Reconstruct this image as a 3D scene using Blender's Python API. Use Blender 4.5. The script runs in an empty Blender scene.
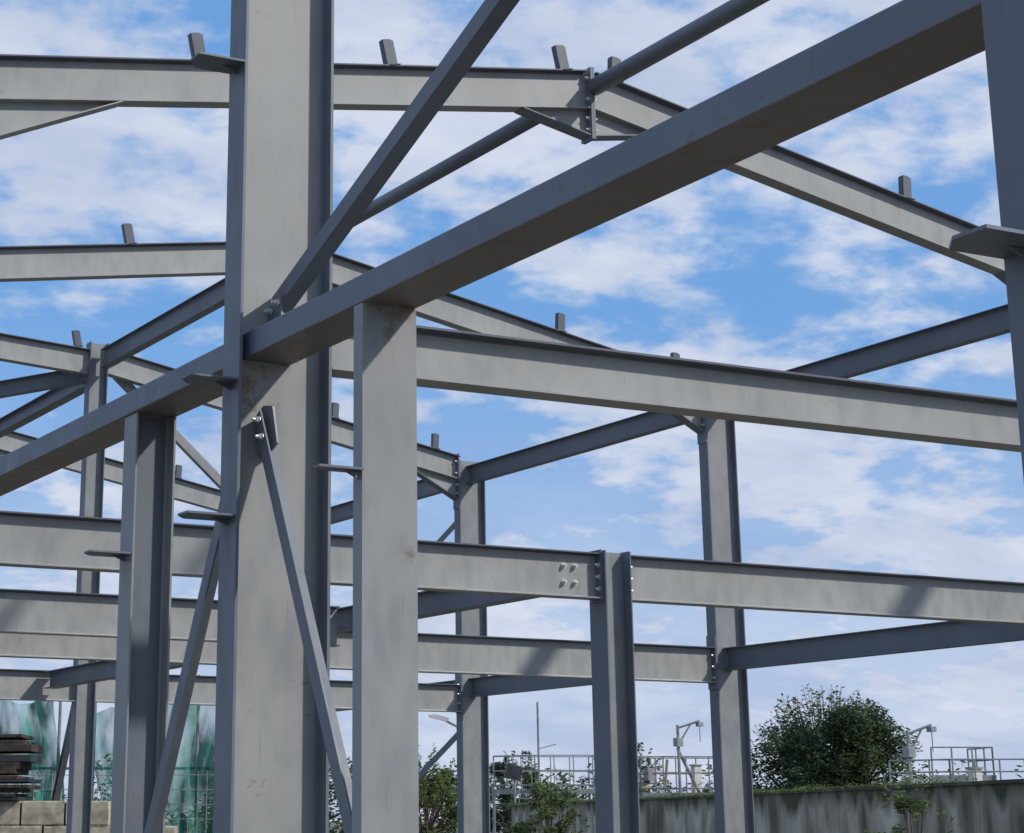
import bpy, math, random
from mathutils import Vector, Matrix
random.seed(7)
EYE=1.6
scene=bpy.context.scene
scene.view_settings.view_transform='Standard'
scene.view_settings.look='None'
scene.view_settings.exposure=0

# ------------------------------------------------------------ materials
def nt(name):
    m=bpy.data.materials.new(name); m.use_nodes=True
    t=m.node_tree; b=t.nodes['Principled BSDF']; return m,t,b
def tex(t,kind,scale,detail=4,coord='Object',stretch=None,**kw):
    tc=t.nodes.new('ShaderNodeTexCoord'); mp=t.nodes.new('ShaderNodeMapping')
    t.links.new(tc.outputs[coord],mp.inputs[0])
    if stretch: mp.inputs['Scale'].default_value=stretch
    n=t.nodes.new(kind); t.links.new(mp.outputs[0],n.inputs['Vector'])
    n.inputs['Scale'].default_value=scale
    if 'Detail' in n.inputs: n.inputs['Detail'].default_value=detail
    return n
def ramp(t,src,stops):
    r=t.nodes.new('ShaderNodeValToRGB'); t.links.new(src,r.inputs[0])
    e=r.color_ramp.elements
    e[0].position,e[0].color=stops[0][0],(*stops[0][1],1)
    e[1].position,e[1].color=stops[-1][0],(*stops[-1][1],1)
    for p,c in stops[1:-1]:
        x=e.new(p); x.color=(*c,1)
    return r
def mix(t,fac,a,b,mode='MIX'):
    m=t.nodes.new('ShaderNodeMix'); m.data_type='RGBA'; m.blend_type=mode
    if isinstance(fac,float): m.inputs[0].default_value=fac
    else: t.links.new(fac,m.inputs[0])
    for i,s in ((6,a),(7,b)):
        if isinstance(s,tuple): m.inputs[i].default_value=(*s,1)
        else: t.links.new(s,m.inputs[i])
    return m.outputs[2]
def mth(t,op,a,b_=None,clamp=False):
    n=t.nodes.new('ShaderNodeMath');n.operation=op;n.use_clamp=clamp
    for i,s in enumerate((a,b_)):
        if s is None: continue
        if isinstance(s,(int,float)): n.inputs[i].default_value=s
        else: t.links.new(s,n.inputs[i])
    return n.outputs[0]
def steel(name,base,rustamt=.5,spot=None,rlo=.63):
    """spot=(x,y,z,radius): heavier rust around a welded connection"""
    m,t,b=nt(name)
    n1=tex(t,'ShaderNodeTexNoise',1.3,3)
    n2=tex(t,'ShaderNodeTexNoise',9,5,stretch=(1,1,.4))
    lo=tuple(c*.86 for c in base); hi=tuple(min(1,c*1.09) for c in base)
    c1=ramp(t,n1.outputs[0],[(.3,lo),(.7,hi)])
    c2=ramp(t,n2.outputs[0],[(.3,(.86,.865,.88)),(.62,(1.03,1.02,1.01))])
    col=mix(t,1.0,c1.outputs[0],c2.outputs[0],'MULTIPLY')
    rn=tex(t,'ShaderNodeTexNoise',5.1,6); rn.inputs['Roughness'].default_value=.8
    src=rn.outputs[0]
    if spot:
        tc=t.nodes.new('ShaderNodeTexCoord'); d=t.nodes.new('ShaderNodeVectorMath'); d.operation='DISTANCE'
        t.links.new(tc.outputs['Object'],d.inputs[0]); d.inputs[1].default_value=spot[:3]
        mr=t.nodes.new('ShaderNodeMapRange'); t.links.new(d.outputs['Value'],mr.inputs[0]); mr.inputs[1].default_value=0; mr.inputs[2].default_value=spot[3]; mr.inputs[3].default_value=.22; mr.inputs[4].default_value=0
        src=mth(t,'ADD',src,mr.outputs[0])
    rm=ramp(t,src,[(rlo,(0,0,0)),(rlo+.08,(rustamt,)*3)])
    col=mix(t,rm.outputs[0],col,(.15,.085,.05))
    # long thin scratches down to bare metal
    sc=tex(t,'ShaderNodeTexNoise',3.0,2,stretch=(26,26,1.1)); sm=ramp(t,sc.outputs[0],[(.69,(0,0,0)),(.73,(.4,.4,.4))])
    col=mix(t,sm.outputs[0],col,tuple(c*.5 for c in base))
    t.links.new(col,b.inputs['Base Color'])
    rr=ramp(t,n2.outputs[0],[(.3,(.42,)*3),(.7,(.62,)*3)]); t.links.new(rr.outputs[0],b.inputs['Roughness'])
    return m
M_STEEL=steel('primed_steel',(.292,.297,.288),.45)
M_C1=steel('primed_steel_welded',(.277,.282,.272),.75,(3.92,8.8,3.66,.30))
M_MID=steel('primed_steel_blue_grey',(.225,.235,.242),.4)
M_STEEL2=steel('primed_steel_dark_shade',(.134,.153,.186),.55)  # dark members; on column flanges it is the same primer with shade painted in
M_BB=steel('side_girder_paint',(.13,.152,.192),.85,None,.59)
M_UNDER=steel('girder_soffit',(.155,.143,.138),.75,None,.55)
M_DKTOP=steel('dark_steel_flange_shade',(.08,.09,.115),.5)  # dark cleats; on beam top flanges the shadow is put into the colour
M_TUBE=steel('tube_steel_web_shade',(.122,.138,.163),.3)
def plain(name,c,r=.6,metal=0.,nscale=8,var=.25):
    m,t,b=nt(name); n=tex(t,'ShaderNodeTexNoise',nscale,4)
    rr=ramp(t,n.outputs[0],[(.3,tuple(x*(1-var) for x in c)),(.7,tuple(min(1,x*(1+var)) for x in c))])
    t.links.new(rr.outputs[0],b.inputs['Base Color']); b.inputs['Roughness'].default_value=r; b.inputs['Metallic'].default_value=metal
    return m
M_BOLT=plain('zinc_bolt',(.6,.6,.57),.35,.5,40)
M_GALV=plain('galvanised_rail',(.26,.27,.27),.5,.3,5)
M_WOOD=plain('weathered_timber',(.045,.034,.026),.9,0,9,.6)
M_BARK=plain('bark',(.09,.07,.05),.9,0,14,.4)
M_DARK=plain('dark_housing',(.03,.033,.038),.5,0,6)
M_TAN=plain('painted_machine',(.30,.25,.17),.7,0,6)
M_WHITE=plain('white_housing',(.55,.55,.52),.5,0,6,.08)
M_BLOCK=plain('stone_block',(.36,.32,.24),.95,0,5,.4)
def foliage(name,a,b_,sc=.8):
    m,t,b=nt(name); n=tex(t,'ShaderNodeTexNoise',sc,3)
    rr=ramp(t,n.outputs[0],[(.35,a),(.65,b_)]); t.links.new(rr.outputs[0],b.inputs['Base Color'])
    b.inputs['Roughness'].default_value=.75; b.inputs['Specular IOR Level'].default_value=.25
    tr=t.nodes.new('ShaderNodeBsdfTranslucent'); t.links.new(rr.outputs[0],tr.inputs[0])
    ms=t.nodes.new('ShaderNodeMixShader'); ms.inputs[0].default_value=.25
    out=t.nodes['Material Output']; t.links.new(b.outputs[0],ms.inputs[1]); t.links.new(tr.outputs[0],ms.inputs[2]); t.links.new(ms.outputs[0],out.inputs[0])
    return m
M_LEAF=foliage('dark_leaves',(.022,.042,.016),(.052,.08,.028))
M_LEAF2=foliage('light_leaves',(.05,.08,.02),(.11,.14,.04),1.2)
M_LEAF3=foliage('far_leaves',(.04,.065,.03),(.08,.11,.045),.3)
# concrete wall
m,t,b=nt('stained_concrete')
n=tex(t,'ShaderNodeTexNoise',.9,7); st=tex(t,'ShaderNodeTexNoise',1.3,6,stretch=(1,1,.3))
c1=ramp(t,n.outputs[0],[(.3,(.34,.305,.24)),(.7,(.58,.53,.43))]); c2=ramp(t,st.outputs[0],[(.36,(.30,.29,.25)),(.56,(1,1,1))])
col=mix(t,1.0,c1.outputs[0],c2.outputs[0],'MULTIPLY')
tc=t.nodes.new('ShaderNodeTexCoord'); sx=t.nodes.new('ShaderNodeSeparateXYZ'); t.links.new(tc.outputs['Object'],sx.inputs[0])
ad=t.nodes.new('ShaderNodeMath'); ad.operation='MULTIPLY_ADD'; t.links.new(st.outputs[0],ad.inputs[0]); ad.inputs[1].default_value=1.6; t.links.new(sx.outputs[2],ad.inputs[2])
mr=t.nodes.new('ShaderNodeMapRange'); mr.inputs[1].default_value=2.62; mr.inputs[2].default_value=2.95; t.links.new(ad.outputs[0],mr.inputs[0])
col=mix(t,mr.outputs[0],col,(.06,.062,.03)); t.links.new(col,b.inputs['Base Color']); b.inputs['Roughness'].default_value=.95
M_CONC=m
m,t,b=nt('gravel_ground'); n=tex(t,'ShaderNodeTexNoise',.35,6); n2=tex(t,'ShaderNodeTexNoise',14,4)
c1=ramp(t,n.outputs[0],[(.35,(.13,.12,.09)),(.5,(.20,.18,.15)),(.68,(.08,.10,.045))]); c2=ramp(t,n2.outputs[0],[(.3,(.7,.7,.7)),(.7,(1.1,1.1,1.1))])
t.links.new(mix(t,1.0,c1.outputs[0],c2.outputs[0],'MULTIPLY'),b.inputs['Base Color']); b.inputs['Roughness'].default_value=1
M_GROUND=m
# netting
m,t,b=nt('green_netting')
br=tex(t,'ShaderNodeTexNoise',2.6,5,stretch=(1,1,.3)); rr=ramp(t,br.outputs[0],[(.3,(.012,.13,.09)),(.7,(.06,.33,.25))])
t.links.new(rr.outputs[0],b.inputs['Base Color']); b.inputs['Roughness'].default_value=.9
trn=t.nodes.new('ShaderNodeBsdfTransparent'); tl=t.nodes.new('ShaderNodeBsdfTranslucent'); t.links.new(rr.outputs[0],tl.inputs[0])
ms=t.nodes.new('ShaderNodeMixShader'); ms.inputs[0].default_value=.3; t.links.new(b.outputs[0],ms.inputs[1]); t.links.new(tl.outputs[0],ms.inputs[2])
br2=tex(t,'ShaderNodeTexNoise',1.1,4,stretch=(1,1,.6))
op=ramp(t,br2.outputs[0],[(.40,(.96,)*3),(.60,(.42,)*3)])
m2=t.nodes.new('ShaderNodeMixShader'); t.links.new(op.outputs[0],m2.inputs[0]); t.links.new(trn.outputs[0],m2.inputs[1]); t.links.new(ms.outputs[0],m2.inputs[2])
t.links.new(m2.outputs[0],t.nodes['Material Output'].inputs[0]); M_NET=m

# ------------------------------------------------------------ mesh helpers
def empty(name,loc=(0,0,0)):
    o=bpy.data.objects.new(name,None); scene.collection.objects.link(o); o.location=loc; return o
def mesh(name,vs,fs,mat,parent=None,smooth=False):
    me=bpy.data.meshes.new(name); me.from_pydata([tuple(v) for v in vs],[],fs); me.validate(); me.update()
    o=bpy.data.objects.new(name,me); scene.collection.objects.link(o)
    for k in (mat if isinstance(mat,list) else [mat]): me.materials.append(k)
    if parent: o.parent=parent
    if smooth:
        for p in me.polygons: p.use_smooth=True
    return o
def prof_I(d,b,tf,tw,r=.014):
    D=d/2;B=b/2;W=tw/2;T=D-tf; e=.0015
    q=[(B-e,-D),(B,-D+e),(B,-T),(W+r,-T),(W+r*.3,-T+r*.3),(W,-T+r),(W,T-r),(W+r*.3,T-r*.3),(W+r,T),(B,T),(B,D-e),(B-e,D)]
    return q+[(-x,y) for x,y in reversed(q)]
def prof_U(d,b,tf,tw):   # channel, web at u=-b/2 , opening to +u
    D=d/2
    return [(-b/2,-D),(b/2,-D),(b/2,-D+tf*.8),(-b/2+tw,-D+tf),(-b/2+tw,D-tf),(b/2,D-tf*.8),(b/2,D),(-b/2,D)]
def prof_box(w,h,r=.012):
    W=w/2;H=h/2;pts=[]
    for cx,cy,a0 in ((W-r,-H+r,-90),(W-r,H-r,0),(-W+r,H-r,90),(-W+r,-H+r,180)):
        for k in range(4):
            a=math.radians(a0+30*k); pts.append((cx+r*math.cos(a),cy+r*math.sin(a)))
    return pts
def prof_O(r,n=24): return [(r*math.cos(2*math.pi*k/n),r*math.sin(2*math.pi*k/n)) for k in range(n)]
def prof_L(a,t): return [(0,0),(a,0),(a,t),(t,t),(t,a),(0,a)]
def member(name,p0,p1,dd,prof,mat,parent=None,smooth=False,flange=None):
    """extrude a section from p0 to p1; section v axis follows dd, u axis = axis x dd
    flange='both'/'top': I-section faces off the web take the second material"""
    p0=Vector(p0);p1=Vector(p1);ax=(p1-p0).normalized();dd=Vector(dd);dd=(dd-ax*dd.dot(ax)).normalized();wd=ax.cross(dd)
    vs=[];n=len(prof)
    for p in (p0,p1):
        for u,v in prof: vs.append(p+wd*u+dd*v)
    fs=[(k,(k+1)%n,n+(k+1)%n,n+k) for k in range(n)]
    fs+= [tuple(reversed(range(n))),tuple(range(n,2*n))]
    o=mesh(name,vs,fs,mat,parent,smooth)
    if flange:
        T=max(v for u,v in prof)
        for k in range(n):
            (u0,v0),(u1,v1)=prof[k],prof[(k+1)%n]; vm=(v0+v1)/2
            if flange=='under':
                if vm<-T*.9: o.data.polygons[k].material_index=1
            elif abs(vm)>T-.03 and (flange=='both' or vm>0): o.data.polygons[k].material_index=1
    return o
def boxm(name,lo,hi,mat,parent=None):
    x0,y0,z0=lo;x1,y1,z1=hi
    vs=[(x0,y0,z0),(x1,y0,z0),(x1,y1,z0),(x0,y1,z0),(x0,y0,z1),(x1,y0,z1),(x1,y1,z1),(x0,y1,z1)]
    return mesh(name,vs,[(3,2,1,0),(4,5,6,7),(0,1,5,4),(1,2,6,5),(2,3,7,6),(3,0,4,7)],mat,parent)
def plate(name,pts,th,nrm,mat,parent=None):
    nrm=Vector(nrm).normalized();pts=[Vector(p) for p in pts];n=len(pts)
    vs=[p-nrm*th/2 for p in pts]+[p+nrm*th/2 for p in pts]
    return mesh(name,vs,[(k,(k+1)%n,n+(k+1)%n,n+k) for k in range(n)]+[tuple(reversed(range(n))),tuple(range(n,2*n))],mat,parent)
def bolts(name,centres,nrm,parent,r=.018,L=.022):
    nrm=Vector(nrm).normalized();a=nrm.orthogonal().normalized();b=nrm.cross(a);vs=[];fs=[]
    for cc in centres:
        cc=Vector(cc)
        for (rr,l0,l1,n) in ((r*1.35,0,.004,10),(r,.004,L,6),(r*.55,L,L+.018,8)):
            s0=len(vs)
            for l in (l0,l1):
                for k in range(n):
                    an=2*math.pi*k/n; vs.append(cc+nrm*l+(a*math.cos(an)+b*math.sin(an))*rr)
            fs+=[(s0+k,s0+(k+1)%n,s0+n+(k+1)%n,s0+n+k) for k in range(n)]+[tuple(s0+n+k for k in range(n))]
    return mesh(name,vs,fs,M_BOLT,parent)

# ------------------------------------------------------------ steel building
FR=empty('steel_frame_building')
def z(r): return r+EYE
XL,XR,XM=4.06,17.18,10.55
Y=[8.87,15.75,22.65,29.6,36.5]
ZE_L,ZR,ZE_R=6.17,7.16,5.92
IC=prof_I(.5,.2,.016,.010)
IR=prof_I(.40,.18,.0135,.009)
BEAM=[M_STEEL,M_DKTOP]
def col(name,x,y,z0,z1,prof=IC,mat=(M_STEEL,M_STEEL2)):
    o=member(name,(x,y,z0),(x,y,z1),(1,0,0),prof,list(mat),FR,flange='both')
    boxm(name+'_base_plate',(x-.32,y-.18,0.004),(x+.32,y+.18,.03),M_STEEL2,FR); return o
def topz(x): return ZE_L+(ZR-ZE_L)*(x-XL)/(XM-XL) if x<XM else ZR-(ZR-ZE_R)*(x-XM)/(XR-XM)
def cleat(x,y,zt,lean):
    a=Vector((-math.sin(lean),0,math.cos(lean)));e=Vector((a.z,0,-a.x))
    p=Vector((x,y,zt)); w=.055;h=.27
    plate('purlin_cleat',[p-e*w,p+e*w,p+e*w+a*(h*.93),p+e*w*.3+a*h,p-e*w+a*h],.008,(0,1,0),M_DKTOP,FR)
    plate('purlin_cleat_leg',[p-e*w+Vector((0,.004,0)),p-e*w+Vector((0,.07,0)),p-e*w+a*h+Vector((0,.07,0)),p-e*w+a*h+Vector((0,.004,0))],.008,e,M_DKTOP,FR)
    plate('purlin_cleat_foot',[p-e*w+Vector((0,-.06,.004)),p+e*w+Vector((0,-.06,.004)),p+e*w+Vector((0,.06,.004)),p-e*w+Vector((0,.06,.004))],.008,a,M_DKTOP,FR)
HF=[(-.006,-.09),(.006,-.09),(.006,.09),(-.006,.09)]
for i,y in enumerate(Y):
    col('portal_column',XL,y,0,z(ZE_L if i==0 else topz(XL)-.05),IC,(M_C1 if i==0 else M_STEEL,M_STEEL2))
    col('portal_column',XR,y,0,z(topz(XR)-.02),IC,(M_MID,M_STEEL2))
    hz=.2
    if i==3:
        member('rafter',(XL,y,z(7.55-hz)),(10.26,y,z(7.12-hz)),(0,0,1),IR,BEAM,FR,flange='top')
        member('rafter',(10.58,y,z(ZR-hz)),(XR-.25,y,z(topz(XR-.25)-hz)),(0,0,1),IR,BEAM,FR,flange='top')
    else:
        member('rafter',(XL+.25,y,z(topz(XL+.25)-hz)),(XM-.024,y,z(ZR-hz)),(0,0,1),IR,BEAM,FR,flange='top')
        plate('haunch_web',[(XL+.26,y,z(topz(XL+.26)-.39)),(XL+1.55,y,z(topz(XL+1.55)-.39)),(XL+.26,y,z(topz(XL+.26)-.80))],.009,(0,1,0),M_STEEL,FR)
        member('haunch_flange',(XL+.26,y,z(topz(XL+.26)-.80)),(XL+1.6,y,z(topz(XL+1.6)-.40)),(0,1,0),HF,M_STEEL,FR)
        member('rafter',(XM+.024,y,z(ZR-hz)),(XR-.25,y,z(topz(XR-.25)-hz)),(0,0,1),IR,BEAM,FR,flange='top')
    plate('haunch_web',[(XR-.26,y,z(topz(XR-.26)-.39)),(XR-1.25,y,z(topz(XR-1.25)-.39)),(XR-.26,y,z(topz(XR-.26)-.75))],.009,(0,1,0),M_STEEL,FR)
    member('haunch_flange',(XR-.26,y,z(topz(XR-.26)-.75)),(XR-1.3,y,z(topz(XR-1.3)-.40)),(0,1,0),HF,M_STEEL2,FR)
    if i!=3:
        for sgn in (-1,1):
            boxm('ridge_end_plate',(XM+sgn*.012-.0105,y-.1,z(ZR-.72)),(XM+sgn*.012+.0105,y+.1,z(ZR+.03)),M_STEEL2,FR)
            plate('ridge_haunch_web',[(XM+sgn*.03,y,z(ZR-.39)),(XM+sgn*.75,y,z(topz(XM+sgn*.75)-.39)),(XM+sgn*.03,y,z(ZR-.68))],.009,(0,1,0),M_STEEL,FR)
            member('ridge_haunch_flange',(XM+sgn*.03,y,z(ZR-.68)),(XM+sgn*.8,y,z(topz(XM+sgn*.8)-.40)),(0,1,0),HF,M_STEEL2,FR)
            bolts('ridge_bolts',[(XM+sgn*.024,y+dy,z(ZR-q)) for dy in (-.06,.06) for q in (.08,.3,.5,.62)],(sgn,0,0),FR)
    for x in (4.45,6.4,8.34,10.27,10.87,12.75,14.6,16.5):
        if i==3 and x==10.27: x=10.1
        sl=math.atan(.153) if x<XM else -math.atan(.187)
        zt=topz(x)
        if i==3 and x<XM: zt=7.12+(7.55-7.12)*(10.4-x)/(10.4-XL)
        cleat(x,y-.04,z(zt)+.002,sl*1.4 if x<XM else sl*.3)
    bolts('eave_bolts',[(XR-.27,y+dy,z(topz(XR-.27)-q)) for dy in (-.06,.06) for q in (.1,.3,.5,.65)],(-1,0,0),FR)
    boxm('eave_end_plate',(XR-.268,y-.1,z(ZE_R-.85)),(XR-.252,y+.1,z(ZE_R+.08)),M_STEEL2,FR)

# floor beams (across the building)
def floor_beam(x0,x1,y,zb,zt,bf=.16):
    return member('floor_beam',(x0,y,z((zb+zt)/2)),(x1,y,z((zb+zt)/2)),(0,0,1),prof_I(zt-zb,bf,.0125,.008),BEAM,FR,flange='top')
floor_beam(XL+.26,XR-.27,Y[0],2.15,2.43,.17)
floor_beam(XL+.26,XM-.06,Y[1],1.96,2.38,.18)
floor_beam(XM+.27,XR-.27,Y[1],1.96,2.38,.18)
floor_beam(XL+.26,XM-.16,Y[2],1.785,2.26,.19)
floor_beam(XM+.16,XR-.27,Y[2],1.785,2.26,.19)
floor_beam(XL+.26,10.26,Y[3],1.71,2.15,.19)
floor_beam(10.58,XR-.27,Y[3],1.71,2.15,.19)
floor_beam(XL+.26,XM-.12,21.05,1.91,2.36,.18)
# intermediate columns
C9x=XM+.09
col('floor_column',C9x,Y[1],0,z(2.40),prof_I(.29,.28,.013,.009),(M_MID,M_STEEL2))
for s_ in (-1,1):
    boxm('beam_end_plate',(C9x+s_*.155-.008,Y[1]-.1,z(1.93)),(C9x+s_*.155+.008,Y[1]+.1,z(2.41)),M_STEEL2,FR)
    bolts('beam_bolts',[(C9x+s_*.164,Y[1]+dy,z(q)) for dy in (-.06,.06) for q in (2.05,2.16,2.27)],(s_,0,0),FR)
bolts('splice_bolts',[(C9x-.40-dx,Y[1]-.006,z(q)) for dx in (0,.12) for q in (2.1,2.25)],(0,-1,0),FR,.022,.03)
col('floor_column',XM,Y[2],0,z(2.24),prof_I(.29,.28,.013,.009),(M_MID,M_STEEL2))
col('ridge_column',10.42,Y[3],0,z(7.24),prof_I(.30,.22,.013,.009),(M_MID,M_STEEL2))
for y in Y[1:4]:
    boxm('beam_end_plate',(XR-.268,y-.1,z(1.7)),(XR-.252,y+.1,z(2.42)),M_STEEL2,FR)
    bolts('beam_bolts',[(XR-.27,y+dy,z(q)) for dy in (-.06,.06) for q in (1.85,2.0,2.15)],(-1,0,0),FR)

# longitudinal members
I30=prof_I(.30,.15,.011,.007)
def lon(name,x,y0,y1,ztop,prof=I30,h=.3,mat=M_STEEL2):
    return member(name,(x,y0,z(ztop-h/2)),(x,y1,z(ztop-h/2)),(0,0,1),prof,mat,FR)
for i in range(4):
    g=.01
    lon('eave_beam',XR,Y[i]+g,Y[i+1]-g,5.81)
    lon('edge_floor_beam',XR,Y[i]+g,Y[i+1]-g,2.26)
I25=prof_I(.25,.2,.012,.008)
lon('trimmer_beam',XM,Y[1]+.15,Y[2]-.15,2.35,I25,.25)
lon('trimmer_beam',9.85,Y[2]+.1,Y[3]-.1,2.13,I25,.25)
lon('ridge_beam',10.5,Y[2]+.1,Y[3]-.12,7.12)
lon('ridge_beam',10.42,Y[3]+.12,Y[4]-.12,6.85,I25,.25)
member('ridge_tube',(XM,Y[1]+.1,z(7.0)),(XM,Y[2]-.1,z(7.0)),(0,0,1),prof_O(.082),M_TUBE,FR,True)
member('ridge_tube',(XM+.02,Y[0]+.1,z(6.98)),(XM+.02,Y[1]-.1,z(6.98)),(0,0,1),prof_O(.088),M_TUBE,FR,True)
member('roof_brace',(10.3,Y[3]+.12,z(6.75)),(XL+.2,Y[4]-.1,z(6.0)),(0,0,1),prof_I(.25,.15,.01,.007),M_STEEL2,FR)
member('rafter_brace',(10.8,Y[3]+.14,z(6.8)),(14.0,Y[3]+.14,z(4.04)),(0,1,0),prof_box(.15,.1),M_MID,FR)
for za,zb in ((5.1,2.4),(1.6,-1.5)):
    member('wall_brace',(XR,Y[3]+.15,z(za)),(XR,Y[4]-.2,z(zb)),(1,0,0),prof_L(.11,.012),M_STEEL2,FR)

# side wall: spandrel girder, posts, bracing
BBw,BBh,BBz,BBx=.265,.13,2.166,3.998
for a,b_ in ((3.66,Y[0]-.006),(Y[0]+.006,Y[1]-.006),(Y[1]+.006,Y[2]-.006),(Y[2]+.006,Y[3])):
    member('side_girder',(BBx,a,z(BBz+BBh/2)),(BBx,b_,z(BBz+BBh/2)),(0,0,1),prof_box(BBw,BBh,.008),[M_BB,M_UNDER],FR,flange='under')
col('near_column',XL,3.66,0,z(ZE_L),IC,(M_MID,M_STEEL2))
M_C2=steel('channel_post_paint',(.243,.25,.252),.7,(4.02,7.56,3.76,.24))
member('channel_post',(3.996,7.605,.03),(3.996,7.605,z(BBz)-.003),(1,0,0),prof_U(.265,.085,.014,.009),M_C2,FR)
boxm('channel_post_base',(3.8,7.5,.004),(4.2,7.72,.03),M_STEEL2,FR)
member('wall_post',(3.995,10.42,.03),(3.995,10.42,z(BBz)-.003),(1,0,0),prof_I(.235,.19,.012,.0085),[M_TUBE,M_MID],FR,flange='both')  # web takes the darker steel, painting in the shade between the flanges
boxm('wall_post_base',(3.8,10.22,.004),(4.18,10.62,.03),M_STEEL2,FR)
L9=prof_L(.085,.009)
member('angle_brace',(4.02,8.83,z(2.42)),(4.02,2.0,z(5.03)),(1,0,0),L9,M_STEEL2,FR)
member('angle_brace',(3.93,8.86,z(1.87)),(3.93,7.05,z(-1.57)),(1,0,0),L9,M_STEEL2,FR)
member('angle_brace',(3.93,9.02,z(1.95)),(3.93,11.0,z(-1.57)),(1,0,0),L9,M_STEEL2,FR)
plate('gusset_plate',[(3.99,8.862,z(1.95)),(3.99,8.76,z(1.93)),(3.99,8.70,z(1.74)),(3.99,8.862,z(1.68))],.010,(1,0,0),M_MID,FR)
bolts('brace_bolts',[(3.925,8.78,z(1.86)),(3.925,8.74,z(1.77))],(-1,0,0),FR,.014,.018)
plate('gusset_plate',[(4.0,8.862,z(2.30)),(4.0,8.862,z(2.43)),(4.0,8.72,z(2.49)),(4.0,8.68,z(2.30))],.010,(1,0,0),M_STEEL2,FR)
bolts('brace_bolts',[(3.99,8.80,z(2.41)),(3.99,8.72,z(2.44))],(-1,0,0),FR,.013,.02)
def seat(x,y,zr,L=.25,w=.1):
    p=[(x,y-w,z(zr)),(x,y+w,z(zr)),(x-L*.75,y+w,z(zr)),(x-L,y+w*.2,z(zr)),(x-L,y-w,z(zr))]
    plate('girt_seat',p,.010,(0,0,1),M_STEEL2,FR)
    plate('girt_seat_rib',[(x,y,z(zr)-.006),(x,y,z(zr)-.04),(x-L*.35,y,z(zr)-.006)],.008,(0,1,0),M_STEEL2,FR)
for zr in (3.69,2.05,1.39): seat(XL-.25,Y[0],zr)
seat(XL-.25,3.66,1.42); seat(XL-.25,3.66,3.69)
seat(3.858,7.585,1.43,.21,.05); seat(3.873,10.42,1.39,.23,.09)
for y in Y[2:4]:
    for zr in (2.9,):
        p=[(XR+.25,y-.09,z(zr)),(XR+.45,y-.09,z(zr)),(XR+.45,y+.09,z(zr)),(XR+.25,y+.09,z(zr))]
        plate('girt_seat',p,.010,(0,0,1),M_STEEL2,FR)

# ------------------------------------------------------------ ground
mesh('ground',[(-900,-600,0),(1500,-600,0),(1500,2000,0),(-900,2000,0)],[(0,1,2,3)],M_GROUND)

# ------------------------------------------------------------ foliage
def leafmass(name,blobs,n,ls,mat,trunks=(),tm=M_BARK,parent=None):
    vs=[];fs=[];mi=[]
    tot=sum(b[3]*b[4]*b[5] for b in blobs)
    for (cx,cy,cz,rx,ry,rz) in blobs:
        k=max(1,int(n*rx*ry*rz/tot))
        for _ in range(k):
            while True:
                a,b_,c_=random.uniform(-1,1),random.uniform(-1,1),random.uniform(-1,1)
                q=a*a+b_*b_+c_*c_
                if q<1 and (q>.3 or random.random()<.3): break
            p=Vector((cx+a*rx,cy+b_*ry,cz+c_*rz))
            d=Vector((random.gauss(0,1),random.gauss(0,1),random.gauss(0,.8))).normalized();e=d.orthogonal().normalized()
            s=ls*random.uniform(.6,1.5); i0=len(vs)
            vs+= [p-d*s,p+e*s*.4,p+d*s,p-e*s*.4]; fs.append((i0,i0+1,i0+2,i0+3)); mi.append(0)
    for (p0,p1,r0,r1) in trunks:
        p0=Vector(p0);p1=Vector(p1);ax=(p1-p0).normalized();u=ax.orthogonal().normalized();w=ax.cross(u);i0=len(vs)
        for p,r in ((p0,r0),(p1,r1)):
            for k in range(7): an=2*math.pi*k/7; vs.append(p+(u*math.cos(an)+w*math.sin(an))*r)
        for k in range(7): fs.append((i0+k,i0+(k+1)%7,i0+7+(k+1)%7,i0+7+k)); mi.append(1)
    o=mesh(name,vs,fs,[mat,tm])
    for p,k in zip(o.data.polygons,mi): p.material_index=k
    return o
def tree(name,cx,cy,h,w,n,ls,mat,seed,base=.25,nb=26,ns=60,peak=.4,tw=0):
    random.seed(seed); bl=[];tr=[((cx,cy,0),(cx,cy,h*.45),w*.03,w*.018)]
    def lim(q): return math.sqrt(max(.04,1-((q/h-peak)/(1-peak))**2)) if q/h>peak else 1
    for k in range(nb):
        a=random.uniform(0,6.28);q=random.uniform(base,.88)*h;r=math.sqrt(random.random())*.42*w*lim(q)
        x=cx+math.cos(a)*r;y=cy+math.sin(a)*r;s=random.uniform(.07,.13)*w
        bl.append((x,y,q,s,s,s*.8)); tr.append(((cx,cy,h*random.uniform(.1,.4)),(x,y,q),w*.012,w*.004))
    for k in range(ns):
        a=random.uniform(0,6.28);q=random.uniform(base,.97)*h;r=.5*w*random.uniform(.8,1.02)*lim(q)
        x=cx+math.cos(a)*r;y=cy+math.sin(a)*r;s=random.uniform(.02,.05)*w
        bl.append((x,y,q,s,s,s*1.6))
    for k in range(tw):   # upright shoots breaking the outline
        a=random.uniform(0,6.28);q=random.uniform(.5,.97)*h;r=.48*w*random.uniform(.3,1)*lim(q)
        x=cx+math.cos(a)*r;y=cy+math.sin(a)*r
        bl.append((x,y,q+.2,.13,.13,.46))
        tr.append(((x*.8+cx*.2,y*.8+cy*.2,q-.4),(x,y,q+.6),.015,.004))
    return leafmass(name,bl,n,ls,mat,tr)
tree('large_bushy_tree',46.0,55.3,5.6,6.7,56000,.075,M_LEAF,3,.03,120,150,.45,200)
tree('small_tree',28.9,52.6,3.3,3.2,9000,.06,M_LEAF2,5,.1,34,70,.4,20)
tree('small_tree',31.9,50.6,2.8,2.2,4000,.06,M_LEAF2,6,.1)
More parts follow.
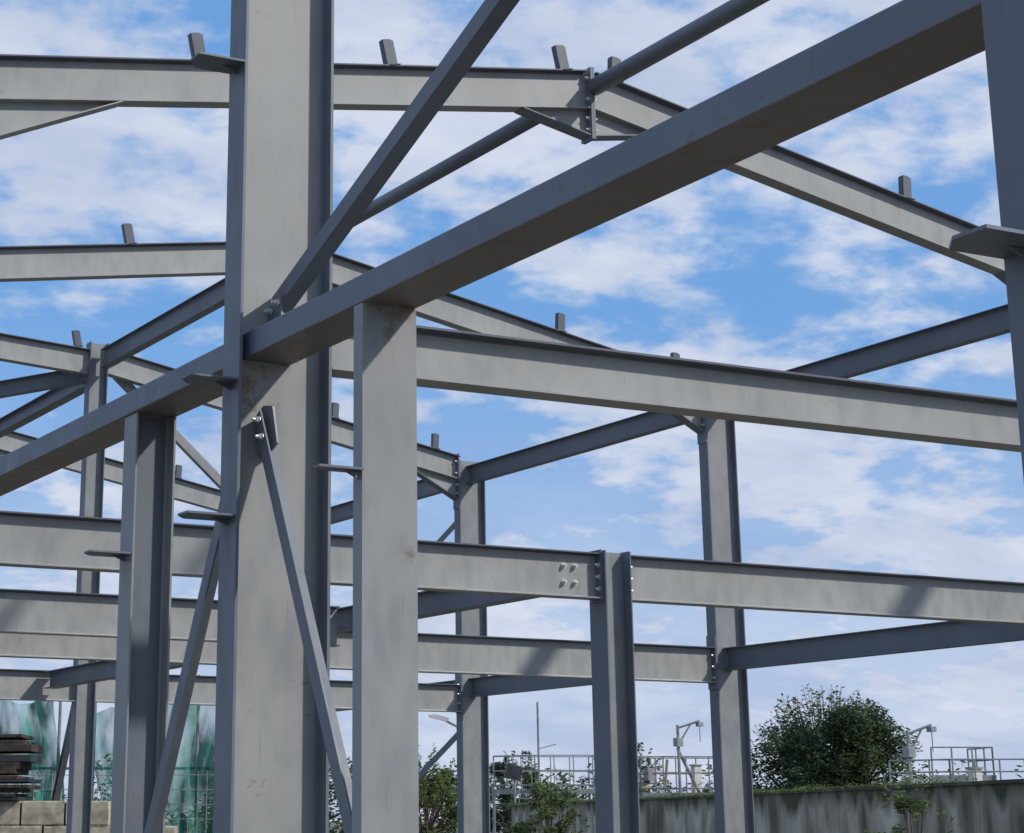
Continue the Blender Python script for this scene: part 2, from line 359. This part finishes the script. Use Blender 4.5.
tree('small_tree',54.5,80.0,5.2,4.4,10000,.09,M_LEAF3,9,.1,34,70,.4,20)
tree('small_tree',50.0,82.5,4.5,3.6,8000,.09,M_LEAF3,12,.1,34,70,.4,20)
tree('small_tree',46.0,72.0,2.7,2.8,4500,.08,M_LEAF2,10,.1)
tree('small_tree',21.6,48.0,2.6,3.0,5000,.07,M_LEAF2,14,.1)
tree('shrub',22.0,24.6,2.15,1.6,3200,.038,M_LEAF2,8,.1)
random.seed(11); bl=[]
for k in range(80):
    tt=k/79; x=38+tt*75; y=128-tt*48; hh=random.uniform(2.4,5.6)
    for j in range(3): bl.append((x+random.uniform(-1,1),y+random.uniform(-2,2),hh*random.uniform(.2,.8),1.4,1.4,hh*.3))
leafmass('distant_trees',bl,22000,.2,M_LEAF3)

# ------------------------------------------------------------ concrete wall
WA=Vector((21.1,18.2,0));WB=Vector((44.7,73.7,0));wd=(WB-WA).normalized();wn=Vector((wd.y,-wd.x,0))
cw=empty('concrete_wall')
L=(WB-WA).length
np_=8
for k in range(np_):
    a=WA+wd*(L*k/np_+.012);b_=WA+wd*(L*(k+1)/np_-.012)
    plate('wall_panel',[a,b_,b_+Vector((0,0,2.14)),a+Vector((0,0,2.14))],.25,wn,M_CONC,cw)
plate('coping',[WA+Vector((0,0,2.143)),WB+Vector((0,0,2.143)),WB+Vector((0,0,2.20)),WA+Vector((0,0,2.20))],.30,wn,M_CONC,cw)
bl=[]
for k in range(220):
    q=WA+wd*random.uniform(8,L)-wn*random.uniform(-.12,.15); bl.append((q.x,q.y,2.21,random.uniform(.1,.6),random.uniform(.1,.5),random.uniform(.02,.10)))
leafmass('wall_top_weeds',bl,7500,.028,M_LEAF2)

# ------------------------------------------------------------ plant equipment behind the wall
def rod(p0,p1,r,mat,parent,n=8): return member('rod',p0,p1,(0.3,.2,.9) if abs((Vector(p1)-Vector(p0)).normalized().z)<.9 else (1,0,0),prof_O(r,n),mat,parent)
def railing(name,pts,zb,h,step=1.0,deck=True,r=.025):
    e=empty(name)
    for a,b_ in zip(pts,pts[1:]):
        A=Vector((*a,0));B=Vector((*b_,0));n=max(1,round((B-A).length/step))
        for k in range(n+1):
            p=A.lerp(B,k/n); rod(p+Vector((0,0,zb)),p+Vector((0,0,zb+h)),r,M_GALV,e).name='post'
        for q in (.12,.55,1): 
            rod(A+Vector((0,0,zb+h*q)),B+Vector((0,0,zb+h*q)),r*.9,M_GALV,e).name='rail'
        if deck:
            nn=Vector(((B-A).y,-(B-A).x,0)).normalized()
            plate('deck_edge',[A+Vector((0,0,zb-.2)),B+Vector((0,0,zb-.2)),B+Vector((0,0,zb)),A+Vector((0,0,zb))],.06,nn,M_GALV,e)
            for k in (0,n): 
                p=A.lerp(B,k/n); rod(p,p+Vector((0,0,zb)),.06,M_GALV,e).name='leg'
    return e
railing('railed_platform',[(46.6,78.5),(47.6,76.7),(50.6,75.2),(50.9,77.5),(47.0,79.2)],z(1.3),1.4,.8)
railing('railed_platform',[(46.9,76.9),(49.0,75.6)],z(.45),.8,.6)
railing('railed_platform',[(42.0,63.5),(43.0,62.1),(46.0,60.7),(47.2,62.0),(43.2,64.0)],z(.95),1.25,.75)
railing('railed_platform',[(38.6,43.9),(39.0,42.0),(40.6,40.9),(43.5,39.6)],z(.85),.7,.7)
railing('railed_platform',[(40.4,44.2),(41.9,43.4),(42.5,45.0)],z(1.2),.75,.5)
def davit(name,x,y,h,arm,dx,dy):
    e=empty(name); rod((x,y,0),(x,y,h),.055,M_GALV,e).name='mast'
    rod((x,y,h-.1),(x+dx*arm,y+dy*arm,h+.15),.04,M_GALV,e).name='arm'
    rod((x,y,h-.7),(x+dx*arm*.6,y+dy*arm*.6,h+.05),.03,M_GALV,e).name='stay'
    boxm('winch',(x-.13,y-.13,h-.75),(x+.13,y+.13,h-.45),M_GALV,e)
    boxm('motor',(x+dx*arm-.1,y+dy*arm-.1,h-.05),(x+dx*arm+.1,y+dy*arm+.1,h+.1),M_GALV,e)
    rod((x+dx*arm,y+dy*arm,h+.1),(x+dx*arm,y+dy*arm,h-.6),.012,M_DARK,e).name='cable'
davit('davit_crane',44.2,61.4,z(3.3),.8,.88,-.46)
davit('davit_crane',41.3,46.1,z(2.5),.7,.88,-.46)
g=empty('pump_unit')
member('body',(42.9,62.4,z(1.15)),(43.4,62.15,z(1.15)),(0,0,1),prof_O(.2,16),M_TAN,g,True)
boxm('gearbox',(43.2,61.9,z(1.35)),(43.5,62.2,z(1.8)),M_GALV,g)
rod((43.3,62.1,z(.3)),(42.9,62.4,z(2.4)),.05,M_WHITE,g)
rod((45,61.3,z(.9)),(44.3,61.6,z(2.5)),.06,M_GALV,g)
rod((43.8,61.8,z(.9)),(43.9,61.7,z(2.1)),.05,M_TAN,g)
e=empty('antenna_mast'); rod((48.3,77.5,0),(48.3,77.5,z(5.0)),.05,M_GALV,e)
rod((48.3,77.5,z(3.0)),(49.0,77.15,z(3.2)),.02,M_GALV,e)
e=empty('floodlight'); rod((45.9,75.6,0),(45.9,75.6,z(2.0)),.05,M_GALV,e).name='post'
plate('lamp_housing',[(45.5,75.8,z(1.75)),(46.1,75.5,z(1.6)),(46.25,75.45,z(2.15)),(45.65,75.7,z(2.35))],.2,(.45,.89,.2),M_DARK,e)
e=empty('street_lamp'); rod((30.05,52.0,0),(30.05,52.0,z(2.45)),.06,M_GALV,e).name='post'
rod((30.05,52.0,z(2.43)),(29.45,52.3,z(2.78)),.04,M_GALV,e).name='arm'
plate('lamp_head',[(29.5,52.28,z(2.74)),(29.05,52.5,z(2.86)),(29.0,52.53,z(2.93)),(29.2,52.43,z(2.95)),(29.55,52.25,z(2.84))],.2,(.45,.89,0),M_WHITE,e)
for (x,y,h) in ((42.4,63.0,1.75),(45.3,61.9,1.9),(41.0,43.2,1.35)):
    e=empty('control_cabinet'); boxm('cabinet',(x-.15,y-.12,z(.9)),(x+.15,y+.12,z(h)),M_WHITE,e); boxm('roof',(x-.19,y-.16,z(h)),(x+.19,y+.16,z(h)+.05),M_GALV,e); rod((x,y,0),(x,y,z(.9)),.05,M_GALV,e)

# ------------------------------------------------------------ left: netting, timber stack, blocks
def net(name,a,b_,zt,seed,sag=.25,slant=0):
    random.seed(seed);A=Vector((*a,0));B=Vector((*b_,0));d=(B-A);nn=Vector((d.y,-d.x,0)).normalized();nx,nz=90,30;vs=[]
    ph_=[random.uniform(0,6) for _ in range(4)]
    for j in range(nz+1):
        for i in range(nx+1):
            s=i/nx;t_=j/nz;top=zt+slant*s-sag*abs(math.sin(s*math.pi*3+ph_[0]))*t_
            off=.2*math.sin(s*19+ph_[1]+t_*2.5)+.13*math.sin(s*43+ph_[2]-t_*4)+.07*math.sin(s*90+t_*7)
            vs.append(A+d*(s+.05*math.sin(t_*5+ph_[3]+s*4))+nn*off+Vector((0,0,top*t_)))
    fs=[(j*(nx+1)+i,j*(nx+1)+i+1,(j+1)*(nx+1)+i+1,(j+1)*(nx+1)+i) for j in range(nz) for i in range(nx)]
    return mesh(name,vs,fs,M_NET,None,True)
net('construction_netting',(13.0,49.6),(16.3,47.9),z(2.95),1)
net('construction_netting',(17.2,47.4),(21.5,45.2),z(2.6),2,.3,.9)
e=empty('scaffold_frame')
for (x,y) in ((13.2,49.8),(16.35,48.1),(17.1,47.7),(19.3,46.5),(21.6,45.4)): rod((x,y,0),(x,y,z(3.4)),.04,M_GALV,e).name='standard'
for h in (1.2,3.1): rod((13.2,49.8,z(h)),(21.6,45.4,z(h)),.035,M_GALV,e).name='ledger'
e=empty('mesh_fence')
A=Vector((12.5,48.2,0));B=Vector((21,43.9,0))
for k in range(46):
    p=A.lerp(B,k/45); rod(p,p+Vector((0,0,2.7)),.03 if k%9==0 else .01,M_GALV,e,5).name='wire'
for k in range(8):
    rod(A+Vector((0,0,.3+.33*k)),B+Vector((0,0,.3+.33*k)),.01,M_GALV,e,5).name='wire'
e=empty('timber_stack'); random.seed(4)
zz=z(.36)
for k in range(12):
    h=random.choice((.07,.1,.14)); s=random.uniform(-.2,.14)
    p0=Vector((10.5+s,44.2-s*.5,zz+h/2)); p1=Vector((13.85+s,42.45-s*.5,zz+h/2+random.uniform(-.01,.05)))
    member('plank_layer',p0,p1,(0,0,1),prof_box(1.6+random.uniform(-.1,.1),h,.008),M_WOOD if k%4 else M_DARK,e); zz+=h+.02
member('prop',(14.0,42.2,.2),(14.7,42.0,z(2.9)),(1,0,0),prof_box(.14,.14),M_DARK,e)
member('prop',(14.5,42.2,.2),(15.0,42.0,z(2.9)),(1,0,0),prof_box(.12,.12),M_WOOD,e)
e=empty('stone_block_wall')
for r in range(4):
    for k in range(8):
        p0=Vector((10.0+k*.82+(r%2)*.4,44.1-k*.41-(r%2)*.2,.0)); p1=p0+Vector((.78,-.39,0)); zz=.24+.5*r
        if r==3 and k>5: continue
        member('block',p0+Vector((0,0,zz)),p1+Vector((0,0,zz)),(0,0,1),prof_box(.7+random.uniform(0,.08),.485,.03),M_BLOCK,e)

# ------------------------------------------------------------ world, sun
w=bpy.data.worlds.new('World');scene.world=w;w.use_nodes=True;t=w.node_tree
bg=t.nodes['Background']
SE,SA=38.0,140.0   # elevation, compass azimuth (from +Y clockwise)
sky=t.nodes.new('ShaderNodeTexSky');sky.sky_type='NISHITA';sky.sun_disc=False
sky.sun_elevation=math.radians(SE);sky.sun_rotation=math.radians(SA)
sky.air_density=1.0;sky.dust_density=.5;sky.ozone_density=1.5
blue=t.nodes.new('ShaderNodeMix');blue.data_type='RGBA';blue.inputs[0].default_value=.75
t.links.new(sky.outputs[0],blue.inputs[6]);blue.inputs[7].default_value=(1.35,3.85,8.3,1)
tc=t.nodes.new('ShaderNodeTexCoord');sx=t.nodes.new('ShaderNodeSeparateXYZ');t.links.new(tc.outputs['Generated'],sx.inputs[0])
def M(op,a,b_=None,c_=None):
    n=t.nodes.new('ShaderNodeMath');n.operation=op
    for i,s in enumerate((a,b_,c_)):
        if s is None: continue
        if isinstance(s,(int,float)): n.inputs[i].default_value=s
        else: t.links.new(s,n.inputs[i])
    return n.outputs[0]
zz=M('ADD',M('MAXIMUM',sx.outputs[2],0.0),.26)
cx=t.nodes.new('ShaderNodeCombineXYZ');t.links.new(M('DIVIDE',sx.outputs[0],zz),cx.inputs[0]);t.links.new(M('DIVIDE',sx.outputs[1],zz),cx.inputs[1])
def noise(scale,detail,rough,dist,rot=0,sc=(1,1,1),loc=(0,0,0)):
    mp=t.nodes.new('ShaderNodeMapping');t.links.new(cx.outputs[0],mp.inputs[0]);mp.inputs['Rotation'].default_value=(0,0,rot);mp.inputs['Scale'].default_value=sc;mp.inputs['Location'].default_value=loc
    n=t.nodes.new('ShaderNodeTexNoise');t.links.new(mp.outputs[0],n.inputs['Vector']);n.inputs['Scale'].default_value=scale;n.inputs['Detail'].default_value=detail;n.inputs['Roughness'].default_value=rough;n.inputs['Distortion'].default_value=dist
    return n.outputs[0]
a=noise(2.2,3,.5,.1,.5,(1,1.1,1),(6.3,1.7,0)); b_=noise(10.5,5,.57,.1,.3,(1,1.0,1))
cov=M('ADD',M('MULTIPLY',a,.53),M('MULTIPLY',b_,.48))
mr=t.nodes.new('ShaderNodeMapRange');mr.interpolation_type='SMOOTHSTEP';t.links.new(cov,mr.inputs[0]);mr.inputs[1].default_value=.432;mr.inputs[2].default_value=.572;mr.inputs[3].default_value=.04;mr.inputs[4].default_value=.93
mask=mr.outputs[0]
hz=t.nodes.new('ShaderNodeMapRange');hz.interpolation_type='SMOOTHSTEP';t.links.new(sx.outputs[2],hz.inputs[0]);hz.inputs[1].default_value=-.04;hz.inputs[2].default_value=.28;hz.inputs[3].default_value=.93;hz.inputs[4].default_value=0
mask=M('MAXIMUM',mask,hz.outputs[0])
shade=t.nodes.new('ShaderNodeValToRGB');t.links.new(noise(3.6,5,.6,.2,0,(1,1.4,1),(1,4,0)),shade.inputs[0])
shade.color_ramp.elements[0].position=.36;shade.color_ramp.elements[0].color=(5.2,5.9,7.6,1);shade.color_ramp.elements[1].position=.62;shade.color_ramp.elements[1].color=(7.1,7.5,8.6,1)
mx=t.nodes.new('ShaderNodeMix');mx.data_type='RGBA';t.links.new(mask,mx.inputs[0]);t.links.new(blue.outputs[2],mx.inputs[6]);t.links.new(shade.outputs[0],mx.inputs[7])
t.links.new(mx.outputs[2],bg.inputs[0]);bg.inputs[1].default_value=.1
w.cycles.sampling_method='MANUAL';w.cycles.sample_map_resolution=256
sl=bpy.data.lights.new('sun','SUN');sl.energy=3.4;sl.angle=math.radians(2);sl.color=(1,.96,.9)
so=bpy.data.objects.new('sun',sl);scene.collection.objects.link(so)
az=math.radians(SA);el=math.radians(SE);dirv=Vector((math.sin(az)*math.cos(el),math.cos(az)*math.cos(el),math.sin(el)))
so.rotation_euler=dirv.to_track_quat('Z','Y').to_euler();so.location=(0,0,30)

# ------------------------------------------------------------ camera
cd=bpy.data.cameras.new('camera');co=bpy.data.objects.new('camera',cd);scene.collection.objects.link(co)
co.location=(0,0,EYE);co.rotation_euler=(math.radians(106.12),0,math.radians(-27.57))
cd.sensor_width=36;cd.lens=2014/1024*36;cd.shift_x=.1289;cd.shift_y=-.1743;cd.clip_end=5000
scene.camera=co
